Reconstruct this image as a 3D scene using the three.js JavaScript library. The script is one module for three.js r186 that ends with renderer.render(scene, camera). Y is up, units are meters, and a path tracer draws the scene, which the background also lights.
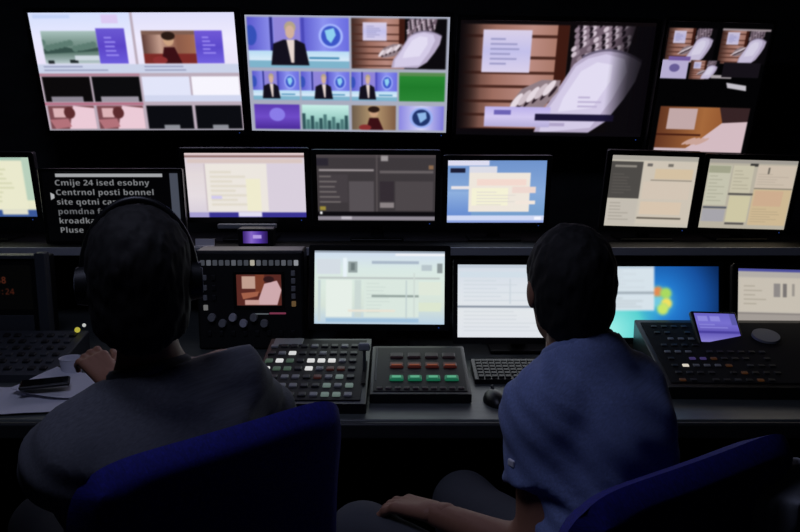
import * as THREE from 'three';
import { RoundedBoxGeometry } from 'three/addons/geometries/RoundedBoxGeometry.js';
import { mergeGeometries } from 'three/addons/utils/BufferGeometryUtils.js';
import { ImprovedNoise } from 'three/addons/math/ImprovedNoise.js';
import { RectAreaLightUniformsLib } from 'three/addons/lights/RectAreaLightUniformsLib.js';

// ------------------------------------------------------------------ camera, exposure, light
RectAreaLightUniformsLib.init();
const scene = new THREE.Scene();
scene.background = new THREE.Color(0x000000);
const camera = new THREE.PerspectiveCamera(2 * Math.atan(266 / 800) * 180 / Math.PI, 800 / 532, 0.05, 30);
camera.position.set(0, 1.5, 0);
camera.rotation.set(-10 * Math.PI / 180, 0, 0);
const renderer = new THREE.WebGLRenderer({ antialias: true });
renderer.toneMapping = THREE.LinearToneMapping;
renderer.toneMappingExposure = 1.0;
renderer.shadowMap.enabled = true;
const SCREEN_LIGHT = 0.5;   // share of a screen's light that comes from its area light, the rest is its own glow
const DOWNLIGHT = 5.0;

// ------------------------------------------------------------------ helpers
const R = (d) => d * Math.PI / 180;
let seed = 7;
const rnd = () => { seed = (seed * 1664525 + 1013904223) % 4294967296; return seed / 4294967296; };
const names = new Map();
function numbered(name) {
  const n = names.get(name) ?? 0; names.set(name, n + 1);
  return n ? name + '_' + String(n).padStart(3, '0') : name;
}
function thing(name, label, category, [x, y, z] = [0, 0, 0], turn = 0, group) {
  const o = new THREE.Group(); o.name = numbered(name); scene.add(o);
  o.position.set(x, y, z); o.rotation.y = turn; o.userData = { label, category };
  if (group) o.userData.group = group;
  return o;
}
function part(name, geometry, material, parent, [x, y, z] = [0, 0, 0], [rx, ry, rz] = [0, 0, 0]) {
  const m = new THREE.Mesh(geometry, material); m.name = name; parent.add(m);
  m.position.set(x, y, z); m.rotation.set(rx, ry, rz);
  return m;
}
function struct(name, geometry, material, at = [0, 0, 0]) {
  const m = part(name, geometry, material, scene, at); m.userData.kind = 'structure'; return m;
}
const rbox = (w, h, d, r = 0.004, s = 2) => new RoundedBoxGeometry(w, h, d, s, Math.min(r, w / 2.1, h / 2.1, d / 2.1));
const V = (x, y, z) => new THREE.Vector3(x, y, z);
function rectShape(w, h, r = 0) {
  const s = new THREE.Shape(), x = -w / 2, y = -h / 2;
  s.moveTo(x + r, y); s.lineTo(x + w - r, y); s.quadraticCurveTo(x + w, y, x + w, y + r); s.lineTo(x + w, y + h - r);
  s.quadraticCurveTo(x + w, y + h, x + w - r, y + h); s.lineTo(x + r, y + h); s.quadraticCurveTo(x, y + h, x, y + h - r);
  s.lineTo(x, y + r); s.quadraticCurveTo(x, y, x + r, y); return s;
}
function frameGeometry(w, h, b, d, bb = b) {   // opening w x h, border b (bottom bb), depth d
  const s = rectShape(w + 2 * b, h + b + bb, 0.006);
  const hole = new THREE.Path(), oy = (bb - b) / 2;
  hole.moveTo(-w / 2, -h / 2 + oy); hole.lineTo(-w / 2, h / 2 + oy); hole.lineTo(w / 2, h / 2 + oy); hole.lineTo(w / 2, -h / 2 + oy); hole.closePath();
  s.holes.push(hole);
  const g = new THREE.ExtrudeGeometry(s, { depth: d, bevelEnabled: true, bevelThickness: 0.0015, bevelSize: 0.0015, bevelSegments: 1, curveSegments: 4 });
  g.translate(0, -oy, 0); return g;
}
function tube(points, r, seg = 24, rad = 8) { return new THREE.TubeGeometry(new THREE.CatmullRomCurve3(points.map((p) => V(...p))), seg, r, rad); }
function cyl(r0, r1, h, seg = 20) { return new THREE.CylinderGeometry(r0, r1, h, seg); }

// noise textures
const noise = new ImprovedNoise();
function noiseTexture(size, base, amp, scales, repeat, srgb = true) {
  const data = new Uint8Array(size * size * 4);
  for (let j = 0; j < size; j++) for (let i = 0; i < size; i++) {
    let v = 0;
    for (const [f, a] of scales) {
      const t = i / size, u = j / size, n = (x, y) => noise.noise(x * f, y * f, f * 1.7);   // tileable by blending
      v += a * (n(t, u) * (1 - t) * (1 - u) + n(t - 1, u) * t * (1 - u) + n(t, u - 1) * (1 - t) * u + n(t - 1, u - 1) * t * u);
    }
    const k = 4 * (j * size + i), g = (rnd() - 0.5) * 0.3;
    for (let c = 0; c < 3; c++) data[k + c] = Math.max(0, Math.min(255, base[c] * (1 + amp * (v + g))));
    data[k + 3] = 255;
  }
  const t = new THREE.DataTexture(data, size, size); t.wrapS = t.wrapT = THREE.RepeatWrapping; t.repeat.set(repeat, repeat);
  t.magFilter = THREE.LinearFilter; if (srgb) t.colorSpace = THREE.SRGBColorSpace; t.needsUpdate = true; return t;
}
const std = (color, roughness = 0.5, more = {}) => new THREE.MeshStandardMaterial({ color, roughness, ...more });
const glow = (color, k = 1) => new THREE.MeshStandardMaterial({ color: 0x050505, roughness: 0.5, emissive: color, emissiveIntensity: k });
const M = {
  wall: std(0xffffff, 0.9, { map: noiseTexture(128, [48, 51, 53], 0.35, [[4, 1], [16, 0.6]], 3) }),
  floor: std(0xffffff, 0.95, { map: noiseTexture(128, [30, 31, 35], 0.6, [[8, 0.8], [40, 1]], 6) }),
  ceiling: std(0x1c1d1f, 0.95),
  desk: std(0xffffff, 0.42, { map: noiseTexture(128, [84, 90, 89], 0.25, [[6, 0.6], [30, 0.7]], 2) }),
  deskEdge: std(0x26292b, 0.5),
  shelf: std(0xb4b8c0, 0.5),
  panel: std(0x0e0f10, 0.7),
  black: std(0x0c0d0f, 0.42),
  matte: std(0x101113, 0.75),
  bezel: std(0x0a0b0c, 0.35),
  grey: std(0x3c4046, 0.55),
  lightGrey: std(0x8b9098, 0.5),
  steel: std(0x777b80, 0.35, { metalness: 0.9 }),
  rubber: std(0x0b0b0b, 0.9),
  key: std(0x1c1d20, 0.5),
  keyPale: std(0x9b9da0, 0.5),
  white: std(0xd9dae4, 0.8),
  blueFabric: std(0xffffff, 0.85, { map: noiseTexture(128, [28, 30, 132], 0.35, [[20, 0.6], [60, 1]], 5) }),
  blueShirt: std(0xffffff, 0.9, { map: noiseTexture(128, [122, 138, 186], 0.16, [[30, 0.7], [60, 1]], 6) }),
  greyShirt: std(0xffffff, 0.9, { map: noiseTexture(128, [82, 84, 92], 0.18, [[30, 0.7], [60, 1]], 6) }),
  trousers: std(0x4a4c52, 0.9),
  darkTrousers: std(0x17181b, 0.9),
  skin: std(0x9a6c55, 0.6),
  hair: std(0x0a0807, 0.8),
  eyeWhite: std(0xcfcac4, 0.3),
  shoe: std(0x131313, 0.5),
  cloth: std(0xa6aab4, 0.9),
};

// ------------------------------------------------------------------ the room
const RX = 2.7, ZB = -3.55, ZF = 1.4, H = 2.65, T = 0.12;
struct('floor', rbox(2 * RX + 2 * T, T, ZF - ZB + 2 * T, 0.002), M.floor, [0, -T / 2, (ZF + ZB) / 2]);
struct('ceiling', rbox(2 * RX + 2 * T, T, ZF - ZB + 2 * T, 0.002), M.ceiling, [0, H + T / 2, (ZF + ZB) / 2]);
struct('wall_back', rbox(2 * RX + 2 * T, H, T, 0.002), M.wall, [0, H / 2, ZB - T / 2]);
struct('wall_front', rbox(2 * RX + 2 * T, H, T, 0.002), M.wall, [0, H / 2, ZF + T / 2]);
struct('wall_left', rbox(T, H, ZF - ZB, 0.002), M.wall, [-RX - T / 2, H / 2, (ZF + ZB) / 2]);
struct('wall_right', rbox(T, H, ZF - ZB, 0.002), M.wall, [RX + T / 2, H / 2, (ZF + ZB) / 2]);

// dim ceiling downlight behind the operators
{
  const t = thing('ceiling_light', 'dim flat ceiling panel light above and behind the operators', 'light', [-0.6, H, -1.12]);
  part('frame', rbox(0.66, 0.03, 0.66, 0.004), M.lightGrey, t, [0, -0.015, 0]);
  part('diffuser', rbox(0.6, 0.008, 0.6, 0.002), glow(0xd0d6ff, 0.8), t, [0, -0.033, 0]);
  const l = new THREE.RectAreaLight(0xd0d6ff, DOWNLIGHT, 0.6, 0.6); l.name = 'ceiling_panel_glow'; l.position.set(0, -0.04, 0); l.rotation.x = -Math.PI / 2; t.add(l);
}

// ------------------------------------------------------------------ console desk and riser shelf
const DY = 0.75, DF = -1.965, DB = -3.3;
{
  const t = thing('control_desk', 'long dark grey console desk running beneath all the screens', 'desk', [0, 0, (DF + DB) / 2]);
  const d = DF - DB;
  part('desktop', rbox(4.6, 0.03, d, 0.006), M.desk, t, [0, DY - 0.015, 0]);
  part('front_edge', rbox(4.6, 0.045, 0.02, 0.008), M.deskEdge, t, [0, DY - 0.0265, d / 2 + 0.006]);
  for (const x of [-2.26, -1.15, 0.95, 2.26]) part('side_panel', rbox(0.03, DY - 0.03, d * 0.55, 0.003), M.panel, t, [x, (DY - 0.03) / 2, -d * 0.22]);
  part('modesty_panel', rbox(4.5, DY - 0.06, 0.02, 0.003), M.panel, t, [0, (DY - 0.06) / 2 + 0.02, -0.35]);
}
const SY = 1.062;
{
  const t = thing('riser_shelf', 'grey edged riser shelf carrying the middle row of screens', 'shelf', [0, DY, -3.09]);
  part('shelf_board', rbox(4.5, 0.022, 0.42, 0.003), M.panel, t, [0, SY - DY - 0.011, 0]);
  part('front_lip', rbox(4.5, 0.03, 0.012, 0.003), M.shelf, t, [0, SY - DY - 0.015, 0.216]);
  for (const x of [-2.2, -1.12, -0.3, 0.62, 1.08, 2.2]) part('upright', rbox(0.03, SY - DY - 0.022, 0.36, 0.003), M.panel, t, [x, (SY - DY - 0.022) / 2, -0.02]);
  part('back_panel', rbox(4.4, SY - DY - 0.03, 0.012, 0.002), M.panel, t, [0, (SY - DY - 0.03) / 2, -0.2]);
}

// ------------------------------------------------------------------ screen pictures
function soften(g, w, h, r) {   // the coarse video on the screens: three passes of a small box average
  const im = g.getImageData(0, 0, w, h), d = im.data, n = 2 * r + 1, line = new Float32Array(Math.max(w, h));
  const pass = (len, count, step, jump) => {
    for (let q = 0; q < count; q++) for (let c = 0; c < 3; c++) {
      const o = q * jump + c; let sum = 0;
      for (let i = 0; i < len; i++) line[i] = d[o + i * step];
      const at = (i) => line[i < 0 ? 0 : i >= len ? len - 1 : i];
      for (let i = -r; i <= r; i++) sum += at(i);
      for (let i = 0; i < len; i++) { d[o + i * step] = sum / n; sum += at(i + r + 1) - at(i - r); }
    }
  };
  for (let k = 0; k < 2; k++) { pass(w, h, 4, w * 4); pass(h, w, w * 4, 4); }
  g.putImageData(im, 0, 0);
}
function picture(w, h, draw, soft = 2) {
  const c = document.createElement('canvas'); c.width = w; c.height = h;
  const g = c.getContext('2d');
  const P = {
    g, w, h,
    r(x0, y0, x1, y1, col) { g.fillStyle = col; g.fillRect(x0 * w, y0 * h, (x1 - x0) * w, (y1 - y0) * h); },
    e(cx, cy, rx, ry, col, rot = 0) { g.fillStyle = col; g.beginPath(); g.ellipse(cx * w, cy * h, rx * w, ry * h, rot, 0, 7); g.fill(); },
    p(pts, col) { g.fillStyle = col; g.beginPath(); pts.forEach(([x, y], i) => (i ? g.lineTo(x * w, y * h) : g.moveTo(x * w, y * h))); g.closePath(); g.fill(); },
    grad(x0, y0, x1, y1, cols, horizontal) {
      const k = horizontal ? g.createLinearGradient(x0 * w, 0, x1 * w, 0) : g.createLinearGradient(0, y0 * h, 0, y1 * h);
      cols.forEach((c, i) => k.addColorStop(i / (cols.length - 1), c)); g.fillStyle = k; g.fillRect(x0 * w, y0 * h, (x1 - x0) * w, (y1 - y0) * h);
    },
    text(s, x, y, size, col, font = 'sans-serif', bold = '') { g.fillStyle = col; g.font = bold + ' ' + size * h + 'px ' + font; g.textBaseline = 'middle'; g.fillText(s, x * w, y * h); },
    lines(x0, y0, x1, y1, n, col, seedv = 1, th = 0.35) {   // rows of print too small to read
      let s = seedv; const q = () => { s = (s * 16807) % 2147483647; return s / 2147483647; };
      for (let i = 0; i < n; i++) { const y = y0 + (y1 - y0) * i / n, l = (x1 - x0) * (0.45 + 0.55 * q()); P.r(x0, y, x0 + l, y + (y1 - y0) / n * th, col); }
    },
    clip(x0, y0, x1, y1, f) { g.save(); g.beginPath(); g.rect(x0 * w, y0 * h, (x1 - x0) * w, (y1 - y0) * h); g.clip(); g.translate(x0 * w, y0 * h); g.scale(x1 - x0, y1 - y0); f(P); g.restore(); },
  };
  draw(P);
  soften(g, w, h, soft);
  const t = new THREE.CanvasTexture(c); t.colorSpace = THREE.SRGBColorSpace; t.magFilter = THREE.LinearFilter; return t;
}
// scenes that several screens repeat
const woodScene = (P) => {   // boarded wall with a notice, pale sleeve in front
  P.r(0, 0, 1, 1, '#0b080a');
  P.grad(0, 0, 0.56, 1, ['#3a2520', '#9c6d60', '#b98a80', '#a0705f'], true);
  for (const y of [0.12, 0.3, 0.43, 0.55, 0.68, 0.8, 0.93]) P.r(0, y, 0.55, y + 0.025, '#4a2820');
  P.r(0.5, 0, 0.56, 0.55, '#3d1a12');
  P.grad(0.12, 0.08, 0.37, 0.44, ['#d8cfe8', '#c3c0ea', '#d9d0ea']); P.lines(0.16, 0.15, 0.33, 0.4, 6, '#9a98c4', 5);
  P.p([[0.6, 0], [0.9, 0], [0.86, 0.34], [0.58, 0.42]], '#6c5a68');   // patterned cloth behind
  for (let i = 0; i < 90; i++) { const u = (i * 0.6180339) % 1, v = (i * 0.7548777) % 1; P.e(0.6 + u * 0.28 - v * 0.02, 0.01 + v * 0.33, 0.011, 0.028, i % 3 === 0 ? '#1c141c' : i % 3 === 1 ? '#cfc0cc' : '#8c7a88', 0.7); }
  P.p([[0.92, 0], [1, 0], [1, 1], [0.8, 1], [0.86, 0.5]], '#0a080b');
  P.p([[0.6, 0.36], [0.66, 0.28], [0.76, 0.24], [0.88, 0.27], [0.95, 0.34], [0.93, 0.5], [0.88, 0.66], [0.8, 0.86], [0.7, 0.98], [0.42, 0.98], [0.44, 0.82], [0.5, 0.66]], '#b7abc8');
  P.p([[0.61, 0.38], [0.67, 0.31], [0.76, 0.27], [0.86, 0.31], [0.88, 0.42], [0.82, 0.66], [0.72, 0.92], [0.45, 0.97], [0.46, 0.82], [0.52, 0.66]], '#d3cae6');
  P.p([[0.64, 0.42], [0.72, 0.34], [0.8, 0.36], [0.8, 0.5], [0.72, 0.74], [0.54, 0.78], [0.56, 0.66]], '#e2dcf2');
  P.g.strokeStyle = '#6a6078'; P.g.lineWidth = 0.02 * P.h; P.g.beginPath(); P.g.moveTo(0.64 * P.w, 0.3 * P.h); P.g.quadraticCurveTo(0.78 * P.w, 0.16 * P.h, 0.95 * P.w, 0.33 * P.h); P.g.stroke();
  P.p([[0.28, 0.72], [0.34, 0.58], [0.44, 0.5], [0.54, 0.5], [0.53, 0.6], [0.46, 0.74], [0.34, 0.78]], '#8f7d84');   // hand
  for (let i = 0; i < 5; i++) { const x = 0.315 + i * 0.042, y = 0.69 - i * 0.03; P.e(x, y, 0.016, 0.085, i % 2 ? '#cbbcc4' : '#e4d8e0', 0.62); P.e(x + 0.02, y + 0.03, 0.008, 0.06, '#2a1c24', 0.62); }
};
const newsScene = (P, figure = 0.4, globe = 0.82) => {   // presenter at a desk in a blue studio
  P.grad(0, 0, 1, 1, ['#5a58cc', '#8f92ee', '#5552c8', '#8c92f0', '#6a6ce0'], true);
  P.r(0.22, 0, 0.25, 0.7, '#2a2a80'); P.r(0.26, 0, 0.52, 0.62, '#8f84d8'); P.r(0.53, 0, 0.56, 0.7, '#4a48b8');
  P.e(globe, 0.36, 0.12, 0.24, '#a8b8ff'); P.e(globe, 0.36, 0.095, 0.2, '#3c55c8');
  P.p([[globe - 0.06, 0.25], [globe + 0.03, 0.2], [globe + 0.05, 0.34], [globe, 0.5], [globe - 0.04, 0.42]], '#8fd0f0');
  P.e(0.03, 0.36, 0.06, 0.2, '#3550b8');
  P.grad(0, 0.66, 1, 0.86, ['#b8dcf4', '#dcecf8']); P.r(0, 0.86, 1, 1, '#7fb4cc'); P.r(0.6, 0.78, 0.9, 0.82, '#3f86b0');
  P.p([[figure - 0.18, 0.95], [figure - 0.15, 0.52], [figure - 0.05, 0.44], [figure + 0.08, 0.44], [figure + 0.16, 0.52], [figure + 0.2, 0.95]], '#120f1c');
  P.p([[figure - 0.02, 0.44], [figure + 0.06, 0.44], [figure + 0.05, 0.9], [figure + 0.02, 0.9]], '#e6d6d0');
  P.e(figure + 0.02, 0.2, 0.056, 0.12, '#b5a488'); P.e(figure + 0.018, 0.29, 0.045, 0.13, '#d2b09c');
};
const skyline = (P) => { P.grad(0, 0, 1, 1, ['#c8efe8', '#9fd0c8', '#6a9a98']); for (let i = 0; i < 11; i++) P.r(i / 11, 0.35 + 0.4 * ((i * 0.618) % 1), i / 11 + 0.07, 1, i % 2 ? '#4c7878' : '#2f5458'); };
const portrait = (P) => { P.grad(0, 0, 1, 1, ['#6a5a4a', '#b89a72', '#7a5a44'], true); P.e(0.5, 0.28, 0.1, 0.18, '#caa080'); P.e(0.5, 0.16, 0.13, 0.13, '#2a1a14'); P.p([[0.32, 1], [0.4, 0.5], [0.6, 0.5], [0.72, 1]], '#3a0f14'); P.e(0.3, 0.9, 0.14, 0.12, '#8a3030'); };
const pinkScene = (P) => { P.r(0, 0, 1, 1, '#7a4a50'); P.p([[0.55, 0], [1, 0.1], [1, 1], [0.4, 1]], '#e8c8d4'); P.r(0.1, 0.1, 0.35, 0.5, '#d9b0b4'); P.e(0.45, 0.3, 0.12, 0.25, '#5a2a2c'); P.p([[0, 0.6], [0.4, 0.55], [0.45, 0.9], [0.1, 1]], '#b07078'); };

const pic = {};
pic.multiA = picture(640, 376, (P) => {
  P.r(0, 0, 1, 1, '#b9aab8'); P.grad(0, 0, 0.49, 0.43, ['#d2dcfa', '#e6e6fb', '#e8e0f6']); P.grad(0.503, 0, 1, 0.43, ['#dcdcf6', '#ece8fb', '#e8e2f4']);
  P.r(0.35, 0.02, 0.43, 0.09, '#d9c8f0'); P.r(0.02, 0.02, 0.2, 0.05, '#c2d0f4');
  P.clip(0.045, 0.15, 0.315, 0.42, (Q) => { Q.grad(0, 0, 1, 1, ['#a8c0bc', '#7a948c', '#5f7a70', '#b9c8cc']); Q.p([[0, 0.55], [0.3, 0.45], [0.7, 0.6], [1, 0.5], [1, 0.62], [0, 0.7]], '#37504a'); for (let i = 0; i < 12; i++) Q.e(i / 12, 0.35 + (i * 0.37) % 0.2, 0.06, 0.1, '#5c7a70'); Q.r(0.05, 0.9, 0.16, 1, '#20282a'); Q.r(0.45, 0.88, 0.6, 0.98, '#20282a'); Q.r(0.55, 0.75, 1, 0.9, '#cdd6de'); });
  P.grad(0.315, 0.13, 0.455, 0.42, ['#6a58d0', '#5a44c4', '#6a5ad8']); P.lines(0.35, 0.2, 0.43, 0.38, 5, '#9a8cf0', 3);
  P.clip(0.535, 0.15, 0.795, 0.42, (Q) => { Q.grad(0, 0, 1, 1, ['#5a3a34', '#c09a8a', '#8a5a48', '#a06a50'], true); Q.r(0, 0.7, 1, 1, '#7a2a26'); Q.r(0, 0, 1, 0.12, '#7c5c50'); portrait({ ...Q, grad() {}, r: Q.r, e: Q.e, p: Q.p }); });
  P.grad(0.795, 0.15, 0.93, 0.42, ['#6f58d4', '#5a48c8', '#7060dc']); P.lines(0.83, 0.2, 0.9, 0.36, 5, '#a090f4', 9);
  P.r(0, 0.425, 1, 0.5, '#c9d0e6'); P.lines(0.03, 0.44, 0.46, 0.5, 2, '#8f94b4', 4); P.lines(0.53, 0.44, 0.96, 0.5, 2, '#8f94b4', 8);
  for (const [x, c] of [[0.01, '#0a0809'], [0.258, '#0a0a0c'], [0.508, '#dfe2f6'], [0.756, '#f4f2fb']]) P.r(x, 0.53, x + 0.238, 0.745, c);
  P.r(0.04, 0.7, 0.2, 0.745, '#8a8490'); P.r(0.29, 0.7, 0.48, 0.745, '#9a94a0');
  P.r(0.508, 0.69, 1, 0.745, '#cfd4ec');
  P.r(0, 0.505, 0.5, 0.525, '#b07f92'); P.r(0, 0.752, 0.5, 0.775, '#b26f84');
  P.clip(0.012, 0.78, 0.246, 0.985, pinkScene); P.clip(0.26, 0.78, 0.495, 0.985, pinkScene);
  for (const x of [0.512, 0.76]) { P.r(x, 0.78, x + 0.232, 0.985, '#0a0b10'); P.r(x + 0.08, 0.95, x + 0.16, 0.985, '#8a8c94'); }
  P.r(0, 0.985, 1, 1, '#9a97a2');
});
pic.multiB = picture(640, 372, (P) => {
  P.r(0, 0, 1, 1, '#a8acbe');
  P.clip(0.01, 0.02, 0.507, 0.44, (Q) => newsScene(Q)); P.clip(0.518, 0.02, 0.985, 0.44, woodScene);
  P.clip(0.02, 0.47, 0.255, 0.72, (Q) => newsScene(Q, 0.38, 0.8)); P.clip(0.262, 0.47, 0.507, 0.72, (Q) => newsScene(Q, 0.45, 0.8));
  P.clip(0.515, 0.47, 0.745, 0.72, (Q) => newsScene(Q, 0.34, 0.78)); P.grad(0.755, 0.47, 0.985, 0.72, ['#2c8a36', '#1f7a2a', '#2a8434']); P.r(0.755, 0.47, 0.985, 0.5, '#5a8a50');
  P.grad(0.02, 0.76, 0.25, 0.98, ['#5a3ab0', '#6f4cc8', '#4a2a98']); P.e(0.135, 0.85, 0.04, 0.06, '#8a7ce8');
  P.clip(0.262, 0.76, 0.5, 0.98, skyline); P.clip(0.515, 0.76, 0.74, 0.98, portrait);
  P.clip(0.755, 0.76, 0.985, 0.98, (Q) => { Q.grad(0, 0, 1, 1, ['#8a86e0', '#d6d6f8', '#7c78d8'], true); Q.e(0.5, 0.48, 0.26, 0.42, '#9ab0f4'); Q.e(0.5, 0.48, 0.2, 0.34, '#20346c'); Q.p([[0.4, 0.3], [0.6, 0.25], [0.62, 0.5], [0.48, 0.7]], '#8fb8e8'); });
});
pic.program = picture(640, 384, (P) => {
  woodScene(P);
  P.grad(0.15, 0.74, 0.5, 0.92, ['#bab0ea', '#d2c8f0', '#b4acd8']); P.lines(0.2, 0.77, 0.4, 0.84, 1, '#6c62b4', 3, 0.6);
  P.r(0.42, 0.8, 0.84, 0.86, '#1c1638'); P.lines(0.5, 0.88, 0.68, 0.93, 1, '#b0a4c8', 2, 0.6);
  P.lines(0.64, 0.64, 0.78, 0.76, 3, '#bdb2d4', 6, 0.4);
  P.grad(0.78, 0.03, 1, 1, ['rgba(10,8,12,0)', 'rgba(10,8,12,0.75)', 'rgba(8,6,10,1)'], true);
  P.grad(0, 0, 0.12, 1, ['rgba(10,6,8,1)', 'rgba(10,6,8,0)'], true); P.r(0, 0.94, 0.42, 1, '#0c080c'); P.r(0, 0.965, 1, 1, '#0a080c'); P.r(0, 0, 1, 0.035, '#0c080a');
});
pic.stack = picture(400, 512, (P) => {
  P.r(0, 0, 1, 1, '#030304');
  P.clip(0.02, 0.05, 0.48, 0.3, woodScene); P.clip(0.53, 0.05, 0.99, 0.3, woodScene);
  P.r(0.53, 0.045, 0.99, 0.06, '#a89aa0');
  P.r(0.0, 0.28, 0.26, 0.42, '#c3b9e0'); P.e(0.13, 0.34, 0.05, 0.03, '#6f64a0'); P.r(0.06, 0.255, 0.27, 0.285, '#7a62a8');
  P.clip(0.28, 0.28, 0.56, 0.42, (Q) => { woodScene(Q); });
  P.r(0.5, 0.385, 0.7, 0.41, '#b8b0b4'); P.p([[0.66, 0.44], [0.86, 0.46], [0.87, 0.5], [0.68, 0.48]], '#cfcbd4');
  P.r(0.6, 0.29, 0.96, 0.4, '#17131a');
  P.clip(0.06, 0.63, 0.95, 0.985, (Q) => { Q.grad(0, 0, 1, 1, ['#6a3a24', '#b07040', '#8a4a28'], true); Q.r(0, 0.6, 0.5, 0.64, '#4a2014'); Q.r(0.1, 0.04, 0.42, 0.5, '#cfb4b4'); Q.p([[0.74, 0.3], [1, 0.3], [1, 1], [0.3, 1], [0.5, 0.72]], '#e3c9d0'); Q.p([[0.66, 0], [1, 0], [1, 0.3], [0.72, 0.34]], '#3a2628'); for (let i = 0; i < 4; i++) Q.e(0.38 + i * 0.05, 0.76, 0.03, 0.1, '#d8b0a4', 0.6); Q.r(0, 0.92, 0.4, 1, '#d8c4cc'); });
});
pic.cream = picture(320, 168, (P) => { P.grad(0, 0, 1, 1, ['#a8c4b4', '#cfe0cc', '#f0efcf', '#e4e4cc']); P.r(0.3, 0.06, 0.93, 0.88, '#efeed2'); P.lines(0.55, 0.12, 0.9, 0.8, 9, '#d6d8b4', 3, 0.3); P.r(0, 0.88, 1, 1, '#3c5a9c'); P.r(0.7, 0.88, 0.92, 0.96, '#e6e4d0'); P.r(0.93, 0, 1, 0.72, '#bcd4c0'); });
pic.prompter = picture(1024, 532, (P) => {
  P.r(0, 0, 1, 1, '#020203'); P.r(0.1, 0.035, 0.87, 0.085, '#a9abae');
  ['Cmije 24 ised esobny', 'Centrnol posti bonnel', 'site qotni camo', 'pomdna fukat i rcmi', 'kroadka I', 'Pluse'].forEach((s, i) => { P.g.save(); P.g.scale(1.17, 1); P.text(s, 0.088 / 1.17, 0.165 + i * 0.135, 0.112, i === 3 ? '#6a6c70' : '#828487', 'sans-serif', 'bold'); P.g.restore(); });
  P.p([[0.05, 0.3], [0.078, 0.33], [0.078, 0.38], [0.05, 0.41]], '#b8babd'); P.r(0.92, 0.03, 0.98, 0.68, '#4a4f5c');
});
pic.window = picture(400, 224, (P) => {
  P.grad(0, 0, 1, 1, ['#d9ccd8', '#e6dcde', '#e8dfe4', '#d8cfdc']); P.r(0, 0, 1, 0.035, '#e4cfcf'); P.r(0, 0.045, 1, 0.075, '#8e6c68'); P.r(0.02, 0.1, 0.98, 0.16, '#dcc9c4');
  P.r(0.16, 0.17, 0.68, 0.9, '#efe9e2'); P.r(0.155, 0.17, 0.165, 0.9, '#c9bcc4'); P.lines(0.2, 0.28, 0.6, 0.85, 8, '#e4ddcf', 4, 0.5); P.r(0.5, 0.4, 0.62, 0.9, '#f2eed2'); P.r(0.68, 0.17, 1, 0.9, '#dcd2e0'); P.lines(0.2, 0.66, 0.4, 0.76, 1, '#d4cdf0', 4, 0.5);
  P.r(0, 0.92, 1, 1, '#3a3494'); P.r(0, 0.92, 0.17, 1, '#a8a0d4'); P.r(0.42, 0.92, 0.62, 0.99, '#e4e0f4');
});
pic.dark = picture(400, 230, (P) => {
  P.r(0, 0, 1, 1, '#3d383b'); P.r(0, 0, 1, 0.05, '#4a4346'); P.r(0, 0.06, 0.1, 0.17, '#2a2630'); P.r(0.02, 0.22, 0.48, 0.25, '#9c9496'); P.r(0.5, 0, 0.51, 0.86, '#5a5254');
  P.r(0.27, 0.4, 0.48, 0.86, '#565054'); P.r(0.02, 0.3, 0.26, 0.72, '#443e42'); P.lines(0.02, 0.32, 0.24, 0.78, 6, '#77706f', 3, 0.25); P.r(0.54, 0.02, 0.6, 0.1, '#9a9496'); P.r(0.53, 0.24, 0.98, 0.28, '#655e60'); P.r(0.53, 0.4, 0.65, 0.7, '#332c32'); P.r(0.66, 0.4, 0.98, 0.84, '#4c4649'); P.r(0.53, 0.72, 0.65, 0.8, '#8a8284');
  P.r(0.02, 0.78, 0.07, 0.84, '#9a8a3a'); P.r(0.94, 0.16, 0.98, 0.22, '#8a6a50'); P.r(0, 0.86, 1, 0.93, '#0c0a0e'); P.r(0, 0.93, 1, 0.99, '#8c8690'); P.lines(0.2, 0.93, 0.4, 1, 1, '#c0bac4', 2, 0.7); P.r(0.04, 0.86, 0.02, 0.9, '#fff');
});
pic.desktop = picture(400, 264, (P) => {
  P.grad(0, 0, 1, 1, ['#6f93cc', '#86a8d8', '#6f9ac8']); P.grad(0, 0.5, 0.25, 1, ['#8fb0de', '#5a80cc']);
  P.r(0, 0, 0.42, 0.09, '#dcdcf0'); P.r(0.03, 0.13, 0.18, 0.2, '#1a1c34'); P.r(0.27, 0.13, 0.42, 0.18, '#181a30'); P.r(0.22, 0.1, 0.5, 0.8, '#dcdce6');
  P.r(0.22, 0.2, 0.84, 0.82, '#eee6dc'); P.r(0.3, 0.3, 0.8, 0.4, '#f3d9cf'); P.r(0.25, 0.44, 0.62, 0.72, '#f4f1d6'); P.r(0.66, 0.42, 0.9, 0.52, '#eed8d0'); P.r(0.7, 0.64, 0.9, 0.7, '#f2e6dc'); P.lines(0.3, 0.5, 0.75, 0.75, 5, '#ded8d2', 6, 0.25);
  P.r(0.04, 0.41, 0.22, 0.46, '#e8e2e6'); P.r(0, 0.88, 1, 0.98, '#cfd8f4'); P.r(0, 0.96, 1, 1, '#8fa4e0'); P.r(0.9, 0.9, 0.97, 0.95, '#f4f6ff');
});
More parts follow.
